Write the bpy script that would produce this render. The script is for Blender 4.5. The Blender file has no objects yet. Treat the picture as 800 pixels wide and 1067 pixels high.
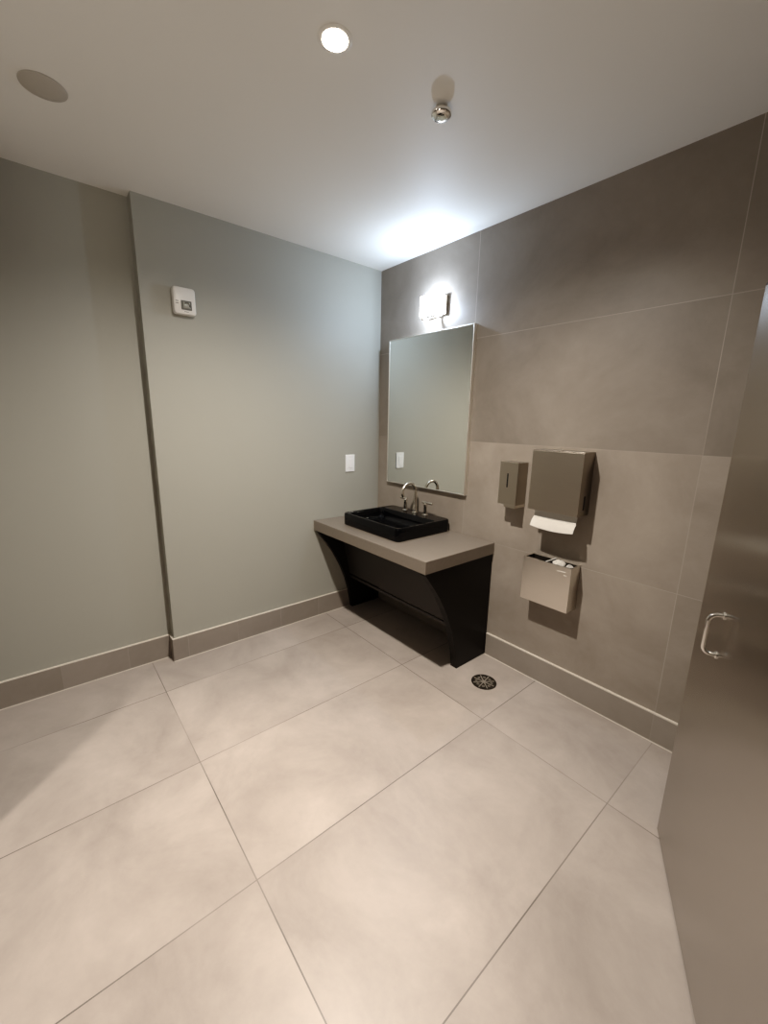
import bpy, bmesh, math, random
from mathutils import Vector, Matrix
random.seed(4)
scene = bpy.context.scene
COL = scene.collection

# ------------------------------------------------------------------ helpers
def tag(o, label=None, cat=None, group=None, kind=None):
    if label: o['label'] = label
    if cat: o['category'] = cat
    if group: o['group'] = group
    if kind: o['kind'] = kind
    return o

def obj(name, bm, mat, parent=None, smooth=False, loc=None):
    me = bpy.data.meshes.new(name)
    bmesh.ops.recalc_face_normals(bm, faces=bm.faces[:])
    if smooth:
        for f in bm.faces: f.smooth = True
    bm.to_mesh(me); bm.free()
    o = bpy.data.objects.new(name, me)
    COL.objects.link(o)
    if mat: me.materials.append(mat)
    if parent is not None:
        o.parent = parent
        o.matrix_parent_inverse = Matrix.Translation(-parent.location)
    if smooth:
        try: me.set_sharp_from_angle(angle=math.radians(38))
        except Exception: pass
    return o

def empty(name, loc, label, cat, group=None):
    o = bpy.data.objects.new(name, None)
    o.location = loc; o.empty_display_size = .05
    COL.objects.link(o)
    return tag(o, label, cat, group)

def BM(): return bmesh.new()

def box(bm, x0, x1, y0, y1, z0, z1, bev=0, seg=2):
    t = bmesh.new()
    bmesh.ops.create_cube(t, size=1)
    for v in t.verts:
        v.co = Vector(((x0+x1)/2+v.co.x*(x1-x0), (y0+y1)/2+v.co.y*(y1-y0), (z0+z1)/2+v.co.z*(z1-z0)))
    if bev: bmesh.ops.bevel(t, geom=t.edges[:], offset=bev, segments=seg, affect='EDGES', profile=.5)
    merge(bm, t)
    return bm

def merge(bm, t, mtx=None):
    m = {}
    for v in t.verts: m[v] = bm.verts.new(mtx @ v.co if mtx else v.co)
    for f in t.faces:
        try: bm.faces.new([m[v] for v in f.verts])
        except ValueError: pass
    t.free()

def loft(bm, loops, cap0=True, cap1=True, closed=True):
    rows = [[bm.verts.new(p) for p in lp] for lp in loops]
    n = len(rows[0])
    for a, b in zip(rows, rows[1:]):
        for i in range(n if closed else n-1):
            j = (i+1) % n
            bm.faces.new((a[i], a[j], b[j], b[i]))
    if cap0: bm.faces.new(rows[0][::-1])
    if cap1: bm.faces.new(rows[-1])
    return rows

def rrect(x0, x1, y0, y1, r, z, n=6):
    pts = []
    for cx, cy, a0 in ((x1-r, y1-r, 0), (x0+r, y1-r, 90), (x0+r, y0+r, 180), (x1-r, y0+r, 270)):
        for k in range(n+1):
            a = math.radians(a0+90*k/n)
            pts.append(Vector((cx+r*math.cos(a), cy+r*math.sin(a), z)))
    return pts

def lathe(bm, prof, c, axis='z', n=32, cap0=True, cap1=True):
    """prof: list of (radius, height along axis)"""
    loops = []
    for r, h in prof:
        lp = []
        for k in range(n):
            a = 2*math.pi*k/n; p = (r*math.cos(a), r*math.sin(a), h)
            if axis == 'y': p = (p[0], p[2], -p[1])
            if axis == 'x': p = (p[2], p[0], p[1])
            lp.append(Vector(c)+Vector(p))
        loops.append(lp)
    loft(bm, loops, cap0, cap1)
    return bm

def tube(bm, pts, rad, n=14):
    pts = [Vector(p) for p in pts]
    rads = rad if isinstance(rad, (list, tuple)) else [rad]*len(pts)
    loops = []; up = None
    for i, p in enumerate(pts):
        d = (pts[min(i+1, len(pts)-1)]-pts[max(i-1, 0)]).normalized()
        if up is None:
            up = d.orthogonal().normalized()
        up = (up-d*up.dot(d)).normalized()
        s = d.cross(up)
        loops.append([p+up*math.cos(2*math.pi*k/n)*rads[i]+s*math.sin(2*math.pi*k/n)*rads[i] for k in range(n)])
    loft(bm, loops)
    return bm

def prism_x(bm, prof, x0, x1):
    """closed (y,z) outline extruded along x"""
    loft(bm, [[Vector((x0, y, z)) for y, z in prof], [Vector((x1, y, z)) for y, z in prof]])
    return bm

# ------------------------------------------------------------------ materials
class NT:
    def __init__(s, name):
        s.m = bpy.data.materials.new(name); s.m.use_nodes = True
        s.t = s.m.node_tree; s.b = s.t.nodes['Principled BSDF']
    def n(s, typ, **kw):
        nd = s.t.nodes.new(typ)
        for k, v in kw.items():
            if k[0] == 'i' and k[1:].isdigit(): s.put(nd.inputs[int(k[1:])], v)
            elif hasattr(nd, k): setattr(nd, k, v)
            else: s.put(nd.inputs[k.replace('_', ' ')], v)
        return nd
    def put(s, sock, v):
        if isinstance(v, bpy.types.NodeSocket): s.t.links.new(v, sock)
        else: sock.default_value = v
    def math(s, op, a, b=0.0, c=0.0):
        return s.n('ShaderNodeMath', operation=op, i0=a, i1=b, i2=c).outputs[0]
    def mix(s, f, a, b):
        nd = s.t.nodes.new('ShaderNodeMix'); nd.data_type = 'RGBA'
        s.put(nd.inputs[0], f); s.put(nd.inputs[6], a); s.put(nd.inputs[7], b)
        return nd.outputs[2]
    def noise(s, scale, detail=4, vec=None, rough=.5, dist=0):
        nd = s.n('ShaderNodeTexNoise', Scale=scale, Detail=detail, Roughness=rough, Distortion=dist)
        s.t.links.new(vec if vec is not None else s.pos(), nd.inputs['Vector'])
        return nd.outputs[0]
    def pos(s):
        if not hasattr(s, '_p'): s._p = s.n('ShaderNodeNewGeometry').outputs['Position']
        return s._p
    def ramp(s, v, a, b):
        nd = s.n('ShaderNodeMapRange', i1=a, i2=b); s.put(nd.inputs[0], v)
        return nd.outputs[0]
    def set(s, **kw):
        for k, v in kw.items(): s.put(s.b.inputs[k.replace('_', ' ')], v)
        return s
    def bump(s, h, strength=.1, dist=.002):
        nd = s.n('ShaderNodeBump', Strength=strength, Distance=dist); s.put(nd.inputs['Height'], h)
        s.put(s.b.inputs['Normal'], nd.outputs[0])

def c4(r, g, b): return (r, g, b, 1)

def plain(name, col, rough=.5, metal=0, var=.06, scale=30, bump=.0, spec=.5):
    t = NT(name)
    f = t.noise(scale, 4)
    lo = tuple(x*(1-var) for x in col); hi = tuple(min(1, x*(1+var)) for x in col)
    t.set(Base_Color=t.mix(f, c4(*lo), c4(*hi)), Roughness=rough, Metallic=metal)
    t.b.inputs['Specular IOR Level'].default_value = spec
    if bump: t.bump(t.noise(scale*12, 3), bump)
    return t.m

def grid(t, coord, off, per, w):
    """1 on the joint, 0 on the tile, plus the tile index"""
    u = t.math('DIVIDE', t.math('SUBTRACT', coord, off), per)
    d = t.math('MULTIPLY', t.math('ABSOLUTE', t.math('SUBTRACT', t.math('FRACT', t.math('ADD', u, .5)), .5)), per)
    return t.math('LESS_THAN', d, w/2), t.math('FLOOR', u)

def tile(name, a, b, ca, cb, cj, tone, rough, jw, cloud=1.6, row=None):
    """a,b = (axis, offset, period); ca/cb cloud colours; cj joint colour"""
    t = NT(name)
    xyz = t.n('ShaderNodeSeparateXYZ', i0=t.pos())
    ja, ia = grid(t, xyz.outputs['XYZ'.index(a[0])], a[1], a[2], jw)
    jb, ib = grid(t, xyz.outputs['XYZ'.index(b[0])], b[1], b[2], jw)
    j = t.math('MAXIMUM', ja, jb)
    cell = t.n('ShaderNodeCombineXYZ', i0=ia, i1=ib, i2=3.0).outputs[0]
    wn = t.n('ShaderNodeTexWhiteNoise', noise_dimensions='3D'); t.put(wn.inputs['Vector'], cell)
    off = t.n('ShaderNodeVectorMath', operation='MULTIPLY_ADD', i0=wn.outputs['Color'], i1=(7, 7, 7), i2=t.pos()).outputs[0]
    n1 = t.noise(cloud, 6, off, .62, .4)
    n2 = t.noise(cloud*9, 5, off, .7)
    f = t.math('ADD', t.math('MULTIPLY', t.ramp(n1, .3, .7), .72), t.math('MULTIPLY', n2, .28))
    col = t.mix(f, c4(*ca), c4(*cb))
    g = t.math('ADD', t.math('MULTIPLY', t.math('SUBTRACT', wn.outputs['Value'], .5), tone*2), 1.0)
    if row is not None:   # lower courses are made paler by the row factor
        g = t.math('MULTIPLY', g, t.math('ADD', 1.0, t.math('MULTIPLY', t.math('LESS_THAN', ib, .5), row)))
    col = t.n('ShaderNodeVectorMath', operation='SCALE', i0=col)
    t.put(col.inputs['Scale'], g)
    jm = t.math('MULTIPLY', j, t.math('ADD', .35, t.math('MULTIPLY', .65, t.ramp(t.noise(1.1, 2), .38, .58))))
    col = t.mix(jm, col.outputs[0], c4(*cj))
    t.set(Base_Color=col, Roughness=t.math('ADD', t.math('MULTIPLY', n2, .12), rough))
    t.b.inputs['Specular IOR Level'].default_value = .4
    t.bump(t.math('SUBTRACT', t.math('MULTIPLY', n2, .15), j), .12, .0015)
    return t.m

def paint(name, col, rough=.55):
    t = NT(name)
    f = t.noise(1.3, 3)
    t.set(Base_Color=t.mix(f, c4(*(x*.97 for x in col)), c4(*(x*1.03 for x in col))), Roughness=rough)
    t.b.inputs['Specular IOR Level'].default_value = .35
    t.bump(t.noise(420, 3), .05, .001)
    return t.m

def brushed(name, col, rough=.3, scale=(1, 1, 60), amt=.06, axis=None):
    t = NT(name)
    v = t.n('ShaderNodeVectorMath', operation='MULTIPLY', i0=t.pos(), i1=scale).outputs[0]
    f = t.noise(10, 5, v, .6)
    t.set(Base_Color=t.mix(f, c4(*(x*(1-amt) for x in col)), c4(*(min(1, x*(1+amt)) for x in col))),
          Metallic=1.0, Roughness=t.math('ADD', t.math('MULTIPLY', f, .08), rough-.04))
    return t.m

def wood(name, a, b, rough=.42, scale=(14, 14, 1.2)):
    t = NT(name)
    v = t.n('ShaderNodeVectorMath', operation='MULTIPLY', i0=t.pos(), i1=scale).outputs[0]
    f = t.noise(4, 6, v, .6, .6)
    t.set(Base_Color=t.mix(f, c4(*a), c4(*b)), Roughness=rough)
    t.bump(f, .06, .001)
    return t.m

def emit(name, col, strength, base=(.9, .9, .9)):
    t = NT(name)
    t.set(Base_Color=c4(*base), Roughness=.3, Emission_Color=c4(*col), Emission_Strength=strength)
    return t.m

M = {}
M['paint'] = paint('greige wall paint', (.39, .382, .335))
M['ceil'] = paint('ceiling paint', (.80, .775, .72), .6)
M['back'] = paint('dark brown wall paint', (.12, .10, .08), .6)  # for unseen walls, made dark to cut bounced light under the vanity
M['wall_tile'] = tile('stone wall tile', ('X', .8844, 1.2077), ('Z', .7463, .6055),
                      (.188, .159, .130), (.305, .266, .226), (.40, .355, .305), .05, .38, .0032, 2.2, .25)
M['floor_tile'] = tile('stone floor tile', ('X', .897, .6045), ('Y', -.5189, 1.186),
                       (.318, .272, .238), (.50, .442, .397), (.15, .125, .105), .03, .33, .0038, 2.6)
M['bb_left'] = tile('stone baseboard tile left', ('Y', -1.1993, .31), ('Z', -.3, 2.0),
                    (.25, .216, .184), (.325, .284, .246), (.37, .33, .285), .05, .4, .003, 3)
M['bb_right'] = tile('stone baseboard tile right', ('X', .8844, 1.2077), ('Z', -.3, 2.0),
                     (.27, .234, .199), (.345, .303, .262), (.40, .355, .305), .04, .4, .003, 3)
M['caulk'] = plain('pale caulk', (.72, .67, .59), .5)
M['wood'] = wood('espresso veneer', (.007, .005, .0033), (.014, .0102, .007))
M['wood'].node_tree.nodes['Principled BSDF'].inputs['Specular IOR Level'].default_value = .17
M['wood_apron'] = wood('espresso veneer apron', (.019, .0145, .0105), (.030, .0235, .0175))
M['quartz'] = plain('taupe quartz', (.205, .172, .140), .32, 0, .10, 60)
M['black'] = plain('black glazed ceramic', (.0025, .0025, .003), .04, 0, .02, spec=.24)
M['nickel'] = brushed('brushed nickel', (.74, .69, .61), .24, (60, 60, 1))
M['steel'] = brushed('brushed steel', (.57, .51, .435), .34, (1, 1, 45))
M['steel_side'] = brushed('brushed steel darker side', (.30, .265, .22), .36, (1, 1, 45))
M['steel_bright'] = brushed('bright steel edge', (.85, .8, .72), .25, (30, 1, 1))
M['steel_bin'] = brushed('satin steel bin', (.74, .695, .63), .3, (1, 1, 45))
M['door'] = brushed('satin stainless door', (.48, .45, .41), .25, (40, 40, .6), .02)
tn = [n for n in M['door'].node_tree.nodes if n.type == 'BSDF_PRINCIPLED'][0]
cx = M['door'].node_tree.nodes.new('ShaderNodeCombineXYZ')
for i_, v_ in enumerate((.427, -.904, 0)): cx.inputs[i_].default_value = v_
M['door'].node_tree.links.new(cx.outputs[0], tn.inputs['Tangent'])
tn.inputs['Anisotropic'].default_value = .85
M['door_edge'] = plain('dark door edge', (.06, .055, .05), .4, .6)
M['mirror'] = NT('silvered mirror').set(Base_Color=c4(.86, .88, .85), Metallic=1.0, Roughness=.012).m
M['frame'] = brushed('pale steel frame', (.82, .79, .73), .5, (1, 1, 30))
M['chrome'] = brushed('polished chrome', (.85, .83, .79), .09, (20, 20, 20), .02)
M['white_plastic'] = plain('white plastic', (.78, .76, .72), .35, 0, .02)
M['switch_plastic'] = plain('cool white switch plastic', (.86, .87, .88), .35, 0, .02)
M['dark'] = plain('black recess', (.008, .007, .006), .6)
M['bronze'] = plain('dark bronze drain', (.028, .022, .016), .45, .3)
M['bronze_rib'] = plain('worn grate ribs', (.27, .24, .2), .5, .1)
M['paper'] = plain('white paper', (.60, .58, .54), .85, 0, .03, 50, .08)
M['lens'] = NT('clear strobe lens').set(Base_Color=c4(.42, .42, .38), Roughness=.12).m
M['strobe_frame'] = plain('dark strobe surround', (.12, .115, .095), .4)
M['grey_text'] = plain('grey marking', (.30, .28, .25), .6)
M['cover'] = paint('tan cover plate', (.47, .43, .375), .6)
M['lamp'] = emit('downlight lens glow', (1, .93, .82), 30)
def glow_glass(name, col, strength, clear):
    t = NT(name); out = t.t.nodes['Material Output']
    e = t.n('ShaderNodeEmission', Color=c4(*col), Strength=strength)
    tr = t.n('ShaderNodeBsdfTransparent')
    mx = t.n('ShaderNodeMixShader', i0=clear, i1=e.outputs[0], i2=tr.outputs[0])
    t.t.links.new(mx.outputs[0], out.inputs['Surface']); t.t.nodes.remove(t.b)
    return t.m
M['shade'] = glow_glass('sconce glass glow', (.88, .93, 1.0), 7, .5)
M['white_trim'] = plain('white trim', (.8, .77, .71), .4, 0, .02)

# ------------------------------------------------------------------ room shell
H = 2.533
XR, YB = 3.4, -3.7          # far side and back of the room
YJ = -1.5846                # where the painted wall steps back
RX = -.0765                 # recessed wall plane
def struct(name, bm, m, parent=None): return tag(obj(name, bm, m, parent), kind='structure')

struct('floor', box(BM(), -.3, XR+.2, YB-.2, .2, -.1, 0), M['floor_tile'])
struct('ceiling', box(BM(), -.3, XR+.2, YB-.2, .2, H, H+.1), M['ceil'])
struct('wall_left', box(BM(), -.2, 0, YJ, 0, 0, H), M['paint'])
struct('wall_recess', box(BM(), -.25, RX, YB, YJ, 0, H), M['paint'])
struct('wall_right', box(BM(), -.2, XR+.1, 0, .12, 0, H), M['wall_tile'])
struct('wall_back', box(BM(), -.2, XR+.1, YB-.1, YB, 0, H), M['back'])
struct('wall_side', box(BM(), XR, XR+.1, YB, 0, 0, H), M['back'])
struct('shadow_stub', box(BM(), RX, .93, -2.71, -2.56, 0, H), M['back'])  # unseen stub, added to cast the shadow wedge on the left floor

def baseboard(name, boxes, mat, caulk):
    bm = BM()
    for b in boxes: box(bm, *b)
    o = struct(name, bm, mat)
    bm = BM()
    for b in caulk: box(bm, *b)
    obj('caulk_line', bm, M['caulk'], o)
    return o
HB = .1438
baseboard('baseboard_left', [(0, .012, YJ-.012, -.012, 0, HB), (RX+.012, 0, YJ-.012, YJ, 0, HB)], M['bb_left'],
          [(0, .0125, YJ-.0125, -.012, HB, HB+.0045), (.012, .016, YJ-.016, -.3, 0, .0035), (RX+.012, .0, YJ-.0125, YJ, HB, HB+.0045)])
baseboard('baseboard_recess', [(RX, RX+.012, YB, YJ, 0, HB)], M['bb_left'],
          [(RX, RX+.0125, YB, YJ, HB, HB+.0045), (RX+.012, RX+.016, YB, YJ-.012, 0, .0035)])
baseboard('baseboard_right', [(.045, 1.086, -.012, 0, 0, HB), (1.140, XR, -.012, 0, 0, HB)], M['bb_right'],
          [(1.140, XR, -.0125, 0, HB, HB+.006), (1.140, XR, -.016, -.012, 0, .0035)])

# ------------------------------------------------------------------ stainless door at the right
P0 = Vector((2.269, -.4865, 0)); dd = Vector((.427, -.904, 0)).normalized(); nn = Vector((-.904, -.427, 0)).normalized()
DM = Matrix.Translation(P0) @ Matrix((( dd.x, -nn.x, 0), (dd.y, -nn.y, 0), (0, 0, 1))).to_4x4()
def dbox(bm, a0, a1, b0, b1, z0, z1, bev=0):
    t = BM(); box(t, a0, a1, b0, b1, z0, z1, bev); merge(bm, t, DM); return bm
DW, DT = .955, 1.848
door = tag(obj('door_1', dbox(BM(), 0, DW, 0, .028, .006, DT, .0015), M['door']),
           'open satin stainless steel door with a curved pull handle at the right edge', 'door', kind='structure')
bm = BM()
dbox(bm, -.003, DW, .001, .027, DT, DT+.006); dbox(bm, -.003, 0, .003, .026, .006, DT)
obj('edge_trim', bm, M['door_edge'], door)
def dpt(a, o, z): return DM @ Vector((a, -o, z))
def d_pull(a, z0, z1, dep, r, rc):
    pts = [(0.0, z0)]
    for k in range(9):
        t = math.pi/2*k/8; pts.append((dep-rc+rc*math.sin(t), z0+rc-rc*math.cos(t)))
    for k in range(9):
        t = math.pi/2*k/8; pts.append((dep-rc+rc*math.cos(t), z1-rc+rc*math.sin(t)))
    pts.append((0.0, z1))
    return tube(BM(), [dpt(a, o, z) for o, z in pts], r)
hd = obj('door_handle', d_pull(.202, .832, .952, .034, .0058, .022), M['chrome'], door, True)
bm = BM()
for z in (.832, .952):
    t = BM(); lathe(t, [(.011, 0), (.011, -.003), (.008, -.005)], (0, 0, 0), 'y', 20)
    merge(bm, t, DM @ Matrix.Translation((.202, 0, z)))
obj('handle_rose', bm, M['chrome'], hd, True)
# fixed panel the door is hung on, running to the side wall (beyond the frame)
hx = P0+dd*(DW+.012)
pm = Matrix.Translation(hx)
struct('wall_panel', box(BM(), hx.x, XR, hx.y-.03, hx.y, 0.1, DT), M['door'])

# ------------------------------------------------------------------ vanity
CT, CB = .7516, .6795       # countertop top / underside
L, CY = 1.1414, -.6022
van = empty('vanity_base', (.57, -.15, 0), 'dark espresso wooden vanity base with curved side panels under the counter', 'vanity')
curve = [(-.592, CB-.001), (-.585, .662), (-.565, .638), (-.541, .606), (-.515, .573), (-.491, .539), (-.467, .505), (-.445, .468), (-.423, .430),
         (-.402, .388), (-.381, .345), (-.361, .297), (-.344, .253), (-.330, .208), (-.318, .163), (-.308, .118), (-.299, .074), (-.2915, .035), (-.2865, .0)]
prof = curve+[(-.003, 0), (-.003, CB-.001)]
for x0, x1 in ((.0135, .045), (1.087, 1.1345)):
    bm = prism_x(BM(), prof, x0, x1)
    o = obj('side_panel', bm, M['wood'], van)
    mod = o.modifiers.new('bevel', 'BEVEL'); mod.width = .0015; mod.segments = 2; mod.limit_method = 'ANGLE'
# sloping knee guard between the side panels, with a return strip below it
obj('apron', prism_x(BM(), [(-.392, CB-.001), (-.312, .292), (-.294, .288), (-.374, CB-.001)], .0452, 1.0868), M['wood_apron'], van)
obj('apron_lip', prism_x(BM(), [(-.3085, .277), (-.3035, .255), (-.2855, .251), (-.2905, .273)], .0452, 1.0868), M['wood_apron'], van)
obj('back_rail', box(BM(), .0452, 1.0868, -.022, -.003, .50, CB-.001), M['wood'], van)

ctop = obj('countertop', box(BM(), 0.001, L, CY, -.001, CB, CT, .0025), M['quartz'])
tag(ctop, 'thick taupe stone countertop carrying the black sink', 'countertop')

# sink: shallow rectangular vessel with a tap deck at the back
SX0, SX1, SY0, SY1, SZ = .214, .797, -.492, -.020, CT+.085
bm = BM()
z0 = CT+.0005
loops = [rrect(SX0+.006, SX1-.006, SY0+.006, SY1-.006, .026, z0),
         rrect(SX0+.001, SX1-.001, SY0+.001, SY1-.001, .031, z0+.006),
         rrect(SX0, SX1, SY0, SY1, .032, z0+.02),
         rrect(SX0, SX1, SY0, SY1, .032, SZ-.010),
         rrect(SX0+.0015, SX1-.0015, SY0+.0015, SY1-.0015, .031, SZ-.004),
         rrect(SX0+.006, SX1-.006, SY0+.006, SY1-.006, .028, SZ),
         rrect(SX0+.017, SX1-.017, SY0+.017, SY1-.125, .022, SZ),
         rrect(SX0+.021, SX1-.021, SY0+.021, SY1-.129, .022, SZ-.004),
         rrect(SX0+.028, SX1-.028, SY0+.028, SY1-.136, .024, SZ-.03),
         *[rrect(SX0+o, SX1-o, SY0+o, SY1-.108-o, .024+.016*k/6, z) for k, o, z in
           [(k, .030+.034*(1-math.cos(math.pi/2*k/6)), SZ-.040-.035*math.sin(math.pi/2*k/6)) for k in range(7)]],
         rrect(SX0+.20, SX1-.20, SY0+.13, SY1-.24, .03, SZ-.078)]
loft(bm, loops)
sink = tag(obj('sink', bm, M['black'], None, True), 'glossy black rectangular vessel sink on the taupe countertop', 'sink')
scx, scy = (SX0+SX1)/2, (SY0+SY1-.11)/2
obj('sink_drain', lathe(BM(), [(.022, 0), (.022, .003), (.016, .004), (.008, .0035)], (scx, scy, SZ-.0778), 'z', 28), M['nickel'], sink, True)

# faucet: gooseneck spout with two lever handles
FX, FY = .5128, -.078
fau = empty('faucet', (FX, FY, SZ), 'brushed nickel gooseneck faucet with two lever handles on the black sink', 'faucet')
bm = BM()
pts = [(FX, FY, SZ+.002), (FX, FY, SZ+.06), (FX, FY, SZ+.12), (FX, FY, SZ+.150)]
R_ = .062; zc = SZ+.152
for k in range(1, 19):
    a = math.radians(184*k/18)
    pts.append((FX, FY-R_+R_*math.cos(a), zc+R_*math.sin(a)))
e = Vector(pts[-1]); 
for k in range(1, 4): pts.append((FX, e.y+.003*k, e.z-.008*k))
tube(bm, pts, [.0125, .0112, .0108]+[.0105]*(len(pts)-3), 16)
obj('spout', bm, M['nickel'], fau, True)
obj('spout_base', lathe(BM(), [(.024, 0), (.024, .006), (.015, .010), (.0125, .055), (.0105, .060)], (FX, FY, SZ), 'z', 28), M['nickel'], fau, True)
for hx_, x0, x1 in ((.413, -.052, .016), (.616, -.030, .064)):
    h = obj('handle', lathe(BM(), [(.022, 0), (.022, .005), (.013, .010), (.0115, .055), (.013, .060), (.0125, .080), (.009, .084)], (hx_, FY, SZ), 'z', 24), M['nickel'], fau, True)
    obj('lever', tube(BM(), [(hx_+x0, FY, SZ+.088), (hx_+x0+.002, FY, SZ+.088), ((hx_*2+x0+x1)/2, FY, SZ+.088), (hx_+x1-.002, FY, SZ+.088), (hx_+x1, FY, SZ+.088)], [.006, .0080, .0080, .0080, .006], 14), M['nickel'], h, True)

# ------------------------------------------------------------------ mirror
MX0, MX1, MZ0, MZ1, MY = .139, .905, 1.0115, 2.037, -.03
mir = empty('mirror', ((MX0+MX1)/2, 0, MZ0), 'tall rectangular wall mirror with thin steel frame above the sink', 'mirror')
bm = BM(); w = .006
box(bm, MX0, MX0+w, MY, -.001, MZ0, MZ1, .0012); box(bm, MX1-w, MX1, MY, -.001, MZ0, MZ1, .0012)
box(bm, MX0+w, MX1-w, MY, -.001, MZ1-w, MZ1, .0012); box(bm, MX0+w, MX1-w, MY, -.001, MZ0, MZ0+w, .0012)
obj('frame', bm, M['frame'], mir)
obj('mirror_glass', box(BM(), MX0+w, MX1-w, MY+.003, -.004, MZ0+w, MZ1-w), M['mirror'], mir)

# ------------------------------------------------------------------ wall sconce
sc = empty('wall_sconce', (.61, 0, 2.17), 'glowing white glass block wall light above the mirror', 'wall light')
t = obj('glass_shade', box(BM(), .501, .646, -.090, -.025, 2.120, 2.247, .006, 3), M['shade'], sc)
obj('backplate', box(BM(), .515, .664, -.018, -.001, 2.130, 2.240, .002), M['nickel'], sc)
bm = BM(); box(bm, .545, .640, -.084, -.074, 2.112, 2.1195, .001); box(bm, .60, .615, -.074, -.016, 2.113, 2.1195)
box(bm, .60, .615, -.022, -.0175, 2.113, 2.14)
obj('bracket', bm, M['nickel'], sc)
obj('finial', lathe(BM(), [(.005, 0), (.008, -.004), (.008, -.012), (.004, -.016)], (.522, -.079, 2.1205), 'z', 16), M['nickel'], sc, True)

# ------------------------------------------------------------------ light switch, fire strobe
sw = empty('light_switch', (0, -.281, 1.152), 'white rocker light switch plate on the painted wall left of the mirror', 'light switch')
obj('switch_plate', box(BM(), .0005, .007, -.3225, -.2395, 1.0875, 1.2165, .003, 3), M['switch_plastic'], sw)
rk = obj('rocker', box(BM(), .0072, .0105, -.298, -.264, 1.119, 1.185, .0012), M['switch_plastic'], sw)
for z in (1.1025, 1.2015): obj('screw', lathe(BM(), [(.003, 0), (.003, .0012)], (.007, -.281, z), 'x', 12), M['white_trim'], sw)

st = empty('fire_alarm_strobe', (0, -1.382, 2.07), 'white fire alarm strobe unit high on the painted wall', 'fire alarm')
bm = BM()
def yz_loop(x, y0, y1, z0, z1, r, n=5):
    return [Vector((x, p.x, p.y)) for p in rrect(y0, y1, z0, z1, r, 0, n)]
y0, y1, z0, z1 = -1.4385, -1.326, 2.003, 2.138
loft(bm, [yz_loop(.0005, y0+.004, y1-.004, z0+.004, z1-.004, .012), yz_loop(.010, y0, y1, z0, z1, .016), yz_loop(.032, y0, y1, z0, z1, .016),
          yz_loop(.039, y0+.003, y1-.003, z0+.003, z1-.003, .015), yz_loop(.042, y0+.010, y1-.010, z0+.010, z1-.010, .012)])
obj('housing', bm, M['white_plastic'], st, True)
ly0, ly1, lz0, lz1 = -1.402, -1.350, 2.026, 2.071
bm = BM()
fr = .006
box(bm, .0415, .046, ly0, ly1, lz1-fr, lz1, .001); box(bm, .0415, .046, ly0, ly1, lz0, lz0+fr, .001)
box(bm, .0415, .046, ly0, ly0+fr, lz0+fr, lz1-fr, .001); box(bm, .0415, .046, ly1-fr, ly1, lz0+fr, lz1-fr, .001)
obj('lens_frame', bm, M['strobe_frame'], st)
bm = BM()
loft(bm, [yz_loop(.0415, ly0+fr, ly1-fr, lz0+fr, lz1-fr, .003), yz_loop(.050, ly0+.009, ly1-.009, lz0+.009, lz1-.009, .003), yz_loop(.054, ly0+.016, ly1-.016, lz0+.014, lz1-.014, .003)])
ln = obj('strobe_lens', bm, M['lens'], st, True)
obj('flash_tube', tube(BM(), [(.0545, -1.388, 2.054), (.0555, -1.382, 2.058), (.0555, -1.370, 2.058), (.0545, -1.363, 2.050), (.0545, -1.362, 2.040)], .0025, 8), M['strobe_frame'], ln, True)
bm = BM()
for k, z in enumerate((2.052, 2.063)): box(bm, .0412, .0424, -1.4285, -1.4145, z, z+.005)
obj('side_mark', bm, M['grey_text'], st)
obj('grille_slot', box(BM(), .0412, .0424, -1.388, -1.366, 2.0155, 2.0185), M['grey_text'], st)

# ------------------------------------------------------------------ soap dispenser
def wallbox(name, x0, x1, yf, z0, z1): ...
so = empty('soap_dispenser', (1.262, 0, 1.02), 'narrow steel soap dispenser with a slot window left of the paper towel dispenser', 'soap dispenser')
X0, X1, YF, Z0, Z1 = 1.206, 1.3185, -.100, 1.006, 1.2605
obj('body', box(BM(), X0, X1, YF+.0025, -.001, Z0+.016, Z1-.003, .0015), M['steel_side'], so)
bm = BM(); box(bm, X0-.0005, X1, YF, YF+.0022, Z0+.018, Z1-.003, .0008)
fc = obj('front_cover', bm, M['steel'], so)
obj('top_edge', box(BM(), X0-.0005, X1, YF, YF+.018, Z1-.003, Z1, .0008), M['steel_bright'], so)
bm = BM(); loft(bm, [[Vector((p.x, YF-.0006, p.y)) for p in rrect(1.2535, 1.2625, 1.118, 1.198, .0044, 0, 5)], [Vector((p.x, YF+.0005, p.y)) for p in rrect(1.2535, 1.2625, 1.118, 1.198, .0044, 0, 5)]])
obj('sight_window', bm, M['dark'], so)
obj('push_lever', box(BM(), X0+.040, X1, YF+.0002, -.004, Z0, Z0+.0178, .0015), M['steel'], so)

# ------------------------------------------------------------------ paper towel dispenser
X0, X1, YF, Z0, Z1 = 1.4085, 1.6705, -.120, 1.030, 1.340
td = empty('paper_towel_dispenser', (1.54, 0, Z0), 'large square steel paper towel dispenser on the tiled wall', 'paper towel dispenser')
bm = BM()
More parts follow.
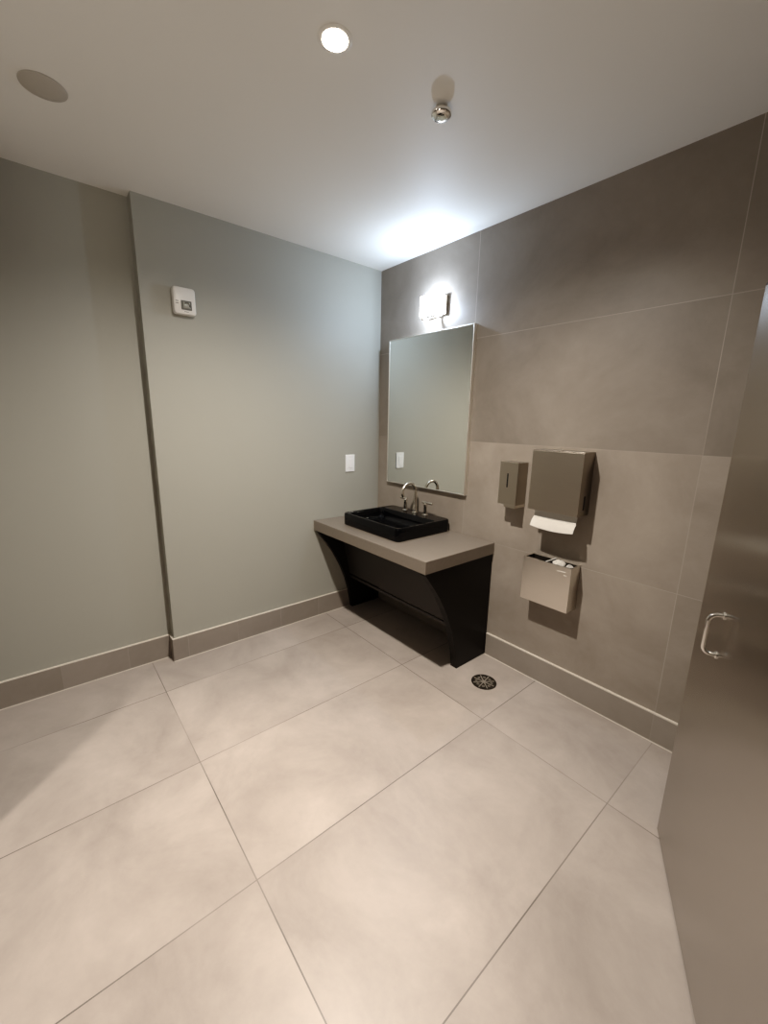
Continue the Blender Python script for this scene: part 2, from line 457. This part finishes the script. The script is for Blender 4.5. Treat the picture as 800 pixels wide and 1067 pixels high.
# open-bottomed cabinet: sides, back, top
box(bm, X0, X0+.002, YF+.003, -.001, Z0, Z1-.002); box(bm, X1-.002, X1, YF+.003, -.001, Z0-.004, Z1-.002)
box(bm, X0+.002, X1-.002, -.003, -.001, Z0, Z1-.002); box(bm, X0+.002, X1-.002, YF+.003, -.003, Z1-.004, Z1-.002)
box(bm, X0+.002, X1-.002, YF+.003, -.0862, Z0, Z0+.002); box(bm, X0+.002, X1-.002, -.045, -.003, Z0, Z0+.002)
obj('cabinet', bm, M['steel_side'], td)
obj('front_door', box(BM(), X0-.001, X1+.001, YF, YF+.0028, Z0-.002, Z1-.0055, .001), M['steel'], td)
obj('top_edge', box(BM(), X0-.001, X1+.001, YF, YF+.012, Z1-.0052, Z1, .001), M['steel_bright'], td)
obj('lock', lathe(BM(), [(.006, 0), (.006, .006), (.0045, .0075)], (1.553, YF+.02, Z1-.002), 'z', 18), M['steel_bright'], td, True)
obj('side_slot', box(BM(), X1-.0005, X1+.0006, -.068, -.052, 1.055, 1.125), M['dark'], td)

# sheet hanging out of the dispenser
def sheet(prof, x0, x1, sag, th=.0008, nx=14):
    bm = BM(); rows = []
    for s in (0, 1):
        lay = []
        for i, (y, z) in enumerate(prof):
            k = i/(len(prof)-1); row = []
            for j in range(nx+1):
                u = j/nx; dz = -sag*k*(1-(2*u-1)**2)
                row.append(bm.verts.new((x0+(x1-x0)*u, y+(th if s else 0), z+dz)))
            lay.append(row)
        rows.append(lay)
    for lay in rows:
        for a, b in zip(lay, lay[1:]):
            for j in range(nx): bm.faces.new((a[j], a[j+1], b[j+1], b[j]))
    a, b = rows
    n = len(prof)
    for i in range(n-1):
        for j in (0, nx): bm.faces.new((a[i][j], a[i+1][j], b[i+1][j], b[i][j]))
    for i in (0, n-1):
        for j in range(nx): bm.faces.new((a[i][j], a[i][j+1], b[i][j+1], b[i][j]))
    return bm
pt = empty('paper_towel', (1.545, -.075, 1.03), 'white paper towel hanging out of the steel dispenser', 'paper towel')
obj('hanging_sheet', sheet([(-.0815, 1.052), (-.0845, 1.032), (-.0855, 1.012), (-.089, .996), (-.096, .984)], 1.432, 1.659, .010), M['paper'], pt, True)
obj('folded_hem', sheet([(-.0968, .984), (-.1075, .971), (-.1165, .956), (-.1215, .942)], 1.430, 1.661, .010, .0022), M['paper'], pt, True)

# ------------------------------------------------------------------ waste receptacle
X0, X1, YF, Z0, Z1 = 1.4025, 1.6685, -.100, .516, .7575
wb = empty('waste_receptacle', (1.535, 0, Z0), 'open-topped steel waste bin on the tiled wall under the towel dispenser', 'waste bin')
t_ = .0018
bm = BM()
box(bm, X0, X0+t_, YF+t_, -.001, Z0, Z1); box(bm, X1-t_, X1, YF+t_, -.001, Z0, Z1)
box(bm, X0+t_, X1-t_, YF+t_, -.003, Z0, Z0+.002)
obj('body', bm, M['steel_bin'], wb)
obj('wall_mount', box(BM(), X0+t_, X1-t_, -.003, -.0002, Z0, Z1-.004), M['steel_bin'], wb)
obj('front_panel', box(BM(), X0, X1, YF, YF+t_-.0001, Z0, Z1, .0006), M['steel_bin'], wb)
bm = BM(); box(bm, X0+t_, X1-t_, YF+t_, YF+.008, Z1-.003, Z1); box(bm, X1-.009, X1-t_, YF+.008, -.003, Z1-.003, Z1); box(bm, X0+t_, X0+.008, YF+.008, -.003, Z1-.003, Z1)
obj('rolled_rim', bm, M['steel_bin'], wb)
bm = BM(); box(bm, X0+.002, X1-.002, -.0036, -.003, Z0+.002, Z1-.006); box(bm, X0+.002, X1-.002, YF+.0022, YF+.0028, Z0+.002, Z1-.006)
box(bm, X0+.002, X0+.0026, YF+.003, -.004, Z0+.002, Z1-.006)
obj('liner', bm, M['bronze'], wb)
# bright glare on the front, painted as two pale slivers
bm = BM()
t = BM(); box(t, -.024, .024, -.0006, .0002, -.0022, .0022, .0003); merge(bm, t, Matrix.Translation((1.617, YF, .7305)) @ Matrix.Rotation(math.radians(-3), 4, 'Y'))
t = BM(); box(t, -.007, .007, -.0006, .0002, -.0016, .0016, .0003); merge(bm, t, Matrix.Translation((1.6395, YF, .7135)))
obj('glare_mark', bm, M['white_trim'], wb)

# crumpled paper towels in the bin
def crumple(seed, c, r):
    rnd = random.Random(seed); bm = BM()
    bmesh.ops.create_icosphere(bm, subdivisions=3, radius=1)
    dirs = [Vector((rnd.gauss(0, 1), rnd.gauss(0, 1), rnd.gauss(0, 1))).normalized() for _ in range(16)]
    offs = [rnd.uniform(.6, .95) for _ in dirs]
    for v in bm.verts:
        d = v.co.normalized(); k = 1.0
        for q, o in zip(dirs, offs):
            s = d.dot(q)
            if s > 0: k = min(k, o/s if s*1.0 > o else 1.0)
        k *= 1+.10*math.sin(9*d.x+seed)*math.sin(8*d.y)*math.cos(7*d.z)
        v.co = Vector((d.x*r[0], d.y*r[1], d.z*r[2]))*k+Vector(c)
    return bm
for k, (c, r, lab) in enumerate((((1.578, -.050, .742), (.036, .034, .030), 'crumpled white paper towel nearest the middle of the steel waste bin'),
                                 ((1.634, -.052, .738), (.022, .036, .026), 'crumpled white paper towel at the right end of the steel waste bin'))):
    tag(obj('crumpled_paper_towel', crumple(k+3, c, r), M['paper']), lab, 'paper towel', 'used paper towels in the bin')
# loose sheet standing across the bin mouth
bm = BM(); loft(bm, [[Vector((1.517, -.094, .742)), Vector((1.529, -.006, .7545)), Vector((1.533, -.006, .7535)), Vector((1.521, -.094, .741))],
                     [Vector((1.523, -.094, .758)), Vector((1.535, -.006, .764)), Vector((1.541, -.006, .763)), Vector((1.529, -.094, .757))]])
tag(obj('folded_paper_towel', bm, M['paper']), 'folded white paper towel standing across the middle of the waste bin mouth', 'paper towel')

# ------------------------------------------------------------------ floor drain
DC = (1.3205, -.2625)
fd = empty('floor_drain', (DC[0], DC[1], 0), 'round dark bronze floor drain in the tiles beside the vanity', 'floor drain')
R0 = .0715
obj('rim', lathe(BM(), [(R0, .0002), (R0, .0030), (R0-.002, .0038), (R0-.0075, .0038), (R0-.0085, .0026), (R0-.0085, .0004)], (DC[0], DC[1], 0), 'z', 48, False, False), M['bronze'], fd, True)
obj('grate_plate', lathe(BM(), [(R0-.0085, .0004), (R0-.0085, .0018)], (DC[0], DC[1], 0), 'z', 40), M['bronze'], fd)
bm = BM()
def rib(bm, a, r0, r1, w):
    t = BM(); box(t, r0, r1, -w/2, w/2, .0018, .0034); merge(bm, t, Matrix.Translation((DC[0], DC[1], 0)) @ Matrix.Rotation(a, 4, 'Z'))
for k in range(8): rib(bm, math.radians(45*k+10), .006, .062, .0058)
for k in range(8):
    a = math.radians(45*k+32.5)
    cc = (DC[0]+.043*math.cos(a), DC[1]+.043*math.sin(a), 0)
    lathe(bm, [(.0075, .0018), (.0075, .0034), (.0045, .0034), (.0045, .0018)], cc, 'z', 16, False, False)
lathe(bm, [(.012, .0018), (.012, .0036)], (DC[0], DC[1], 0), 'z', 20)
obj('grate_ribs', bm, M['bronze_rib'], fd)

# ------------------------------------------------------------------ ceiling fixtures
DL = (1.3376, -1.2778)
dl = empty('downlight', (DL[0], DL[1], H), 'lit round recessed downlight in the white ceiling', 'downlight')
obj('trim_ring', lathe(BM(), [(.050, -.0003), (.050, -.001), (.048, -.002), (.039, -.0024), (.0368, -.0024), (.0368, -.0003)], (DL[0], DL[1], H), 'z', 48, False, False), M['white_trim'], dl, True)
obj('lens', lathe(BM(), [(.0365, -.0003), (.0365, -.0034), (.031, -.0046), (.015, -.0052)], (DL[0], DL[1], H), 'z', 40), M['lamp'], dl, True)

SP = (1.364, -.8554)
sp = empty('fire_sprinkler', (SP[0], SP[1], H), 'small chrome sprinkler head hanging from the ceiling beyond the downlight', 'sprinkler')
obj('escutcheon', lathe(BM(), [(.020, -.0003), (.020, -.003), (.018, -.005)], (SP[0], SP[1], H), 'z', 32), M['cover'], sp, True)
obj('stem', lathe(BM(), [(.017, -.005), (.017, -.018)], (SP[0], SP[1], H), 'z', 24), M['dark'], sp, True)
obj('cap', lathe(BM(), [(.030, -.0140), (.0355, -.0155), (.0355, -.0245), (.033, -.0280), (.024, -.0320), (.011, -.0335)], (SP[0], SP[1], H), 'z', 36), M['chrome'], sp, True)

SK = (.548, -1.9165)
ck = obj('ceiling_cover_plate', lathe(BM(), [(.066, -.0003), (.066, -.0035), (.062, -.0055), (.03, -.006)], (SK[0], SK[1], H), 'z', 48), M['cover'], None, True)
tag(ck, 'plain round tan cover plate on the ceiling at the left', 'cover plate')

# ------------------------------------------------------------------ lights
def lamp(name, typ, loc, energy, col, **kw):
    d = bpy.data.lights.new(name, typ); d.energy = energy; d.color = col
    for k, v in kw.items(): setattr(d, k, v)
    o = bpy.data.objects.new(name, d); o.location = loc; COL.objects.link(o); return o
lamp('downlight_beam', 'SPOT', (DL[0], DL[1], H-.012), 285, (1, .92, .83), spot_size=math.radians(160), spot_blend=1.0, shadow_soft_size=.035)
lamp('rear_downlight_beam', 'SPOT', (1.65, -3.28, H-.02), 150, (1, .92, .83), spot_size=math.radians(88), spot_blend=.25, shadow_soft_size=.05)
ul = lamp('added_ceiling_fill', 'SPOT', (2.3, -3.3, 1.3), 42, (1, .94, .86), spot_size=math.radians(95), spot_blend=.9, shadow_soft_size=.25)  # unseen fill spot, added behind the camera to brighten the ceiling
ul.rotation_euler = Vector((-.9, 1.5, 1.25)).to_track_quat('-Z', 'Y').to_euler()
lamp('sconce_bulb', 'POINT', (.574, -.080, 2.184), 24, (.62, .775, 1.0), shadow_soft_size=.02)
w = bpy.data.worlds.new('room_world'); scene.world = w; w.use_nodes = True
w.node_tree.nodes['Background'].inputs[0].default_value = (1, .95, .88, 1)
w.node_tree.nodes['Background'].inputs[1].default_value = .05

# ------------------------------------------------------------------ camera
yaw, pitch, roll, f = 0.8708570673487034, -0.2163356880326638, 0.019820185800742757, 426.28385740498146
cd = bpy.data.cameras.new('camera'); cam = bpy.data.objects.new('camera', cd); COL.objects.link(cam)
cy_, sy_, cp_, sp_ = math.cos(yaw), math.sin(yaw), math.cos(pitch), math.sin(pitch)
fw = Vector((-sy_*cp_, cy_*cp_, sp_)); rt = Vector((cy_, sy_, 0)); up = rt.cross(fw)
c_, s_ = math.cos(roll), math.sin(roll)
r2_ = rt*c_+up*s_; u2_ = up*c_-rt*s_
mw = Matrix((r2_, u2_, -fw)).transposed().to_4x4(); mw.translation = (2.54733338, -2.07738877, 1.46080288)
cam.matrix_world = mw
cd.sensor_fit = 'HORIZONTAL'; cd.sensor_width = 36; cd.lens = 36*f/800; cd.clip_start = .02
scene.camera = cam

scene.view_settings.view_transform = 'Standard'
scene.view_settings.look = 'None'
scene.view_settings.exposure = .06
# the phone's slightly crushed shadows
scene.view_settings.use_curve_mapping = True
cm = scene.view_settings.curve_mapping
cv = cm.curves[3]
for x_, y_ in ((.02, .012), (.05, .039), (.12, .114), (.25, .25), (.5, .5)): cv.points.new(x_, y_)
cm.update()
scene.cycles.max_bounces = 10
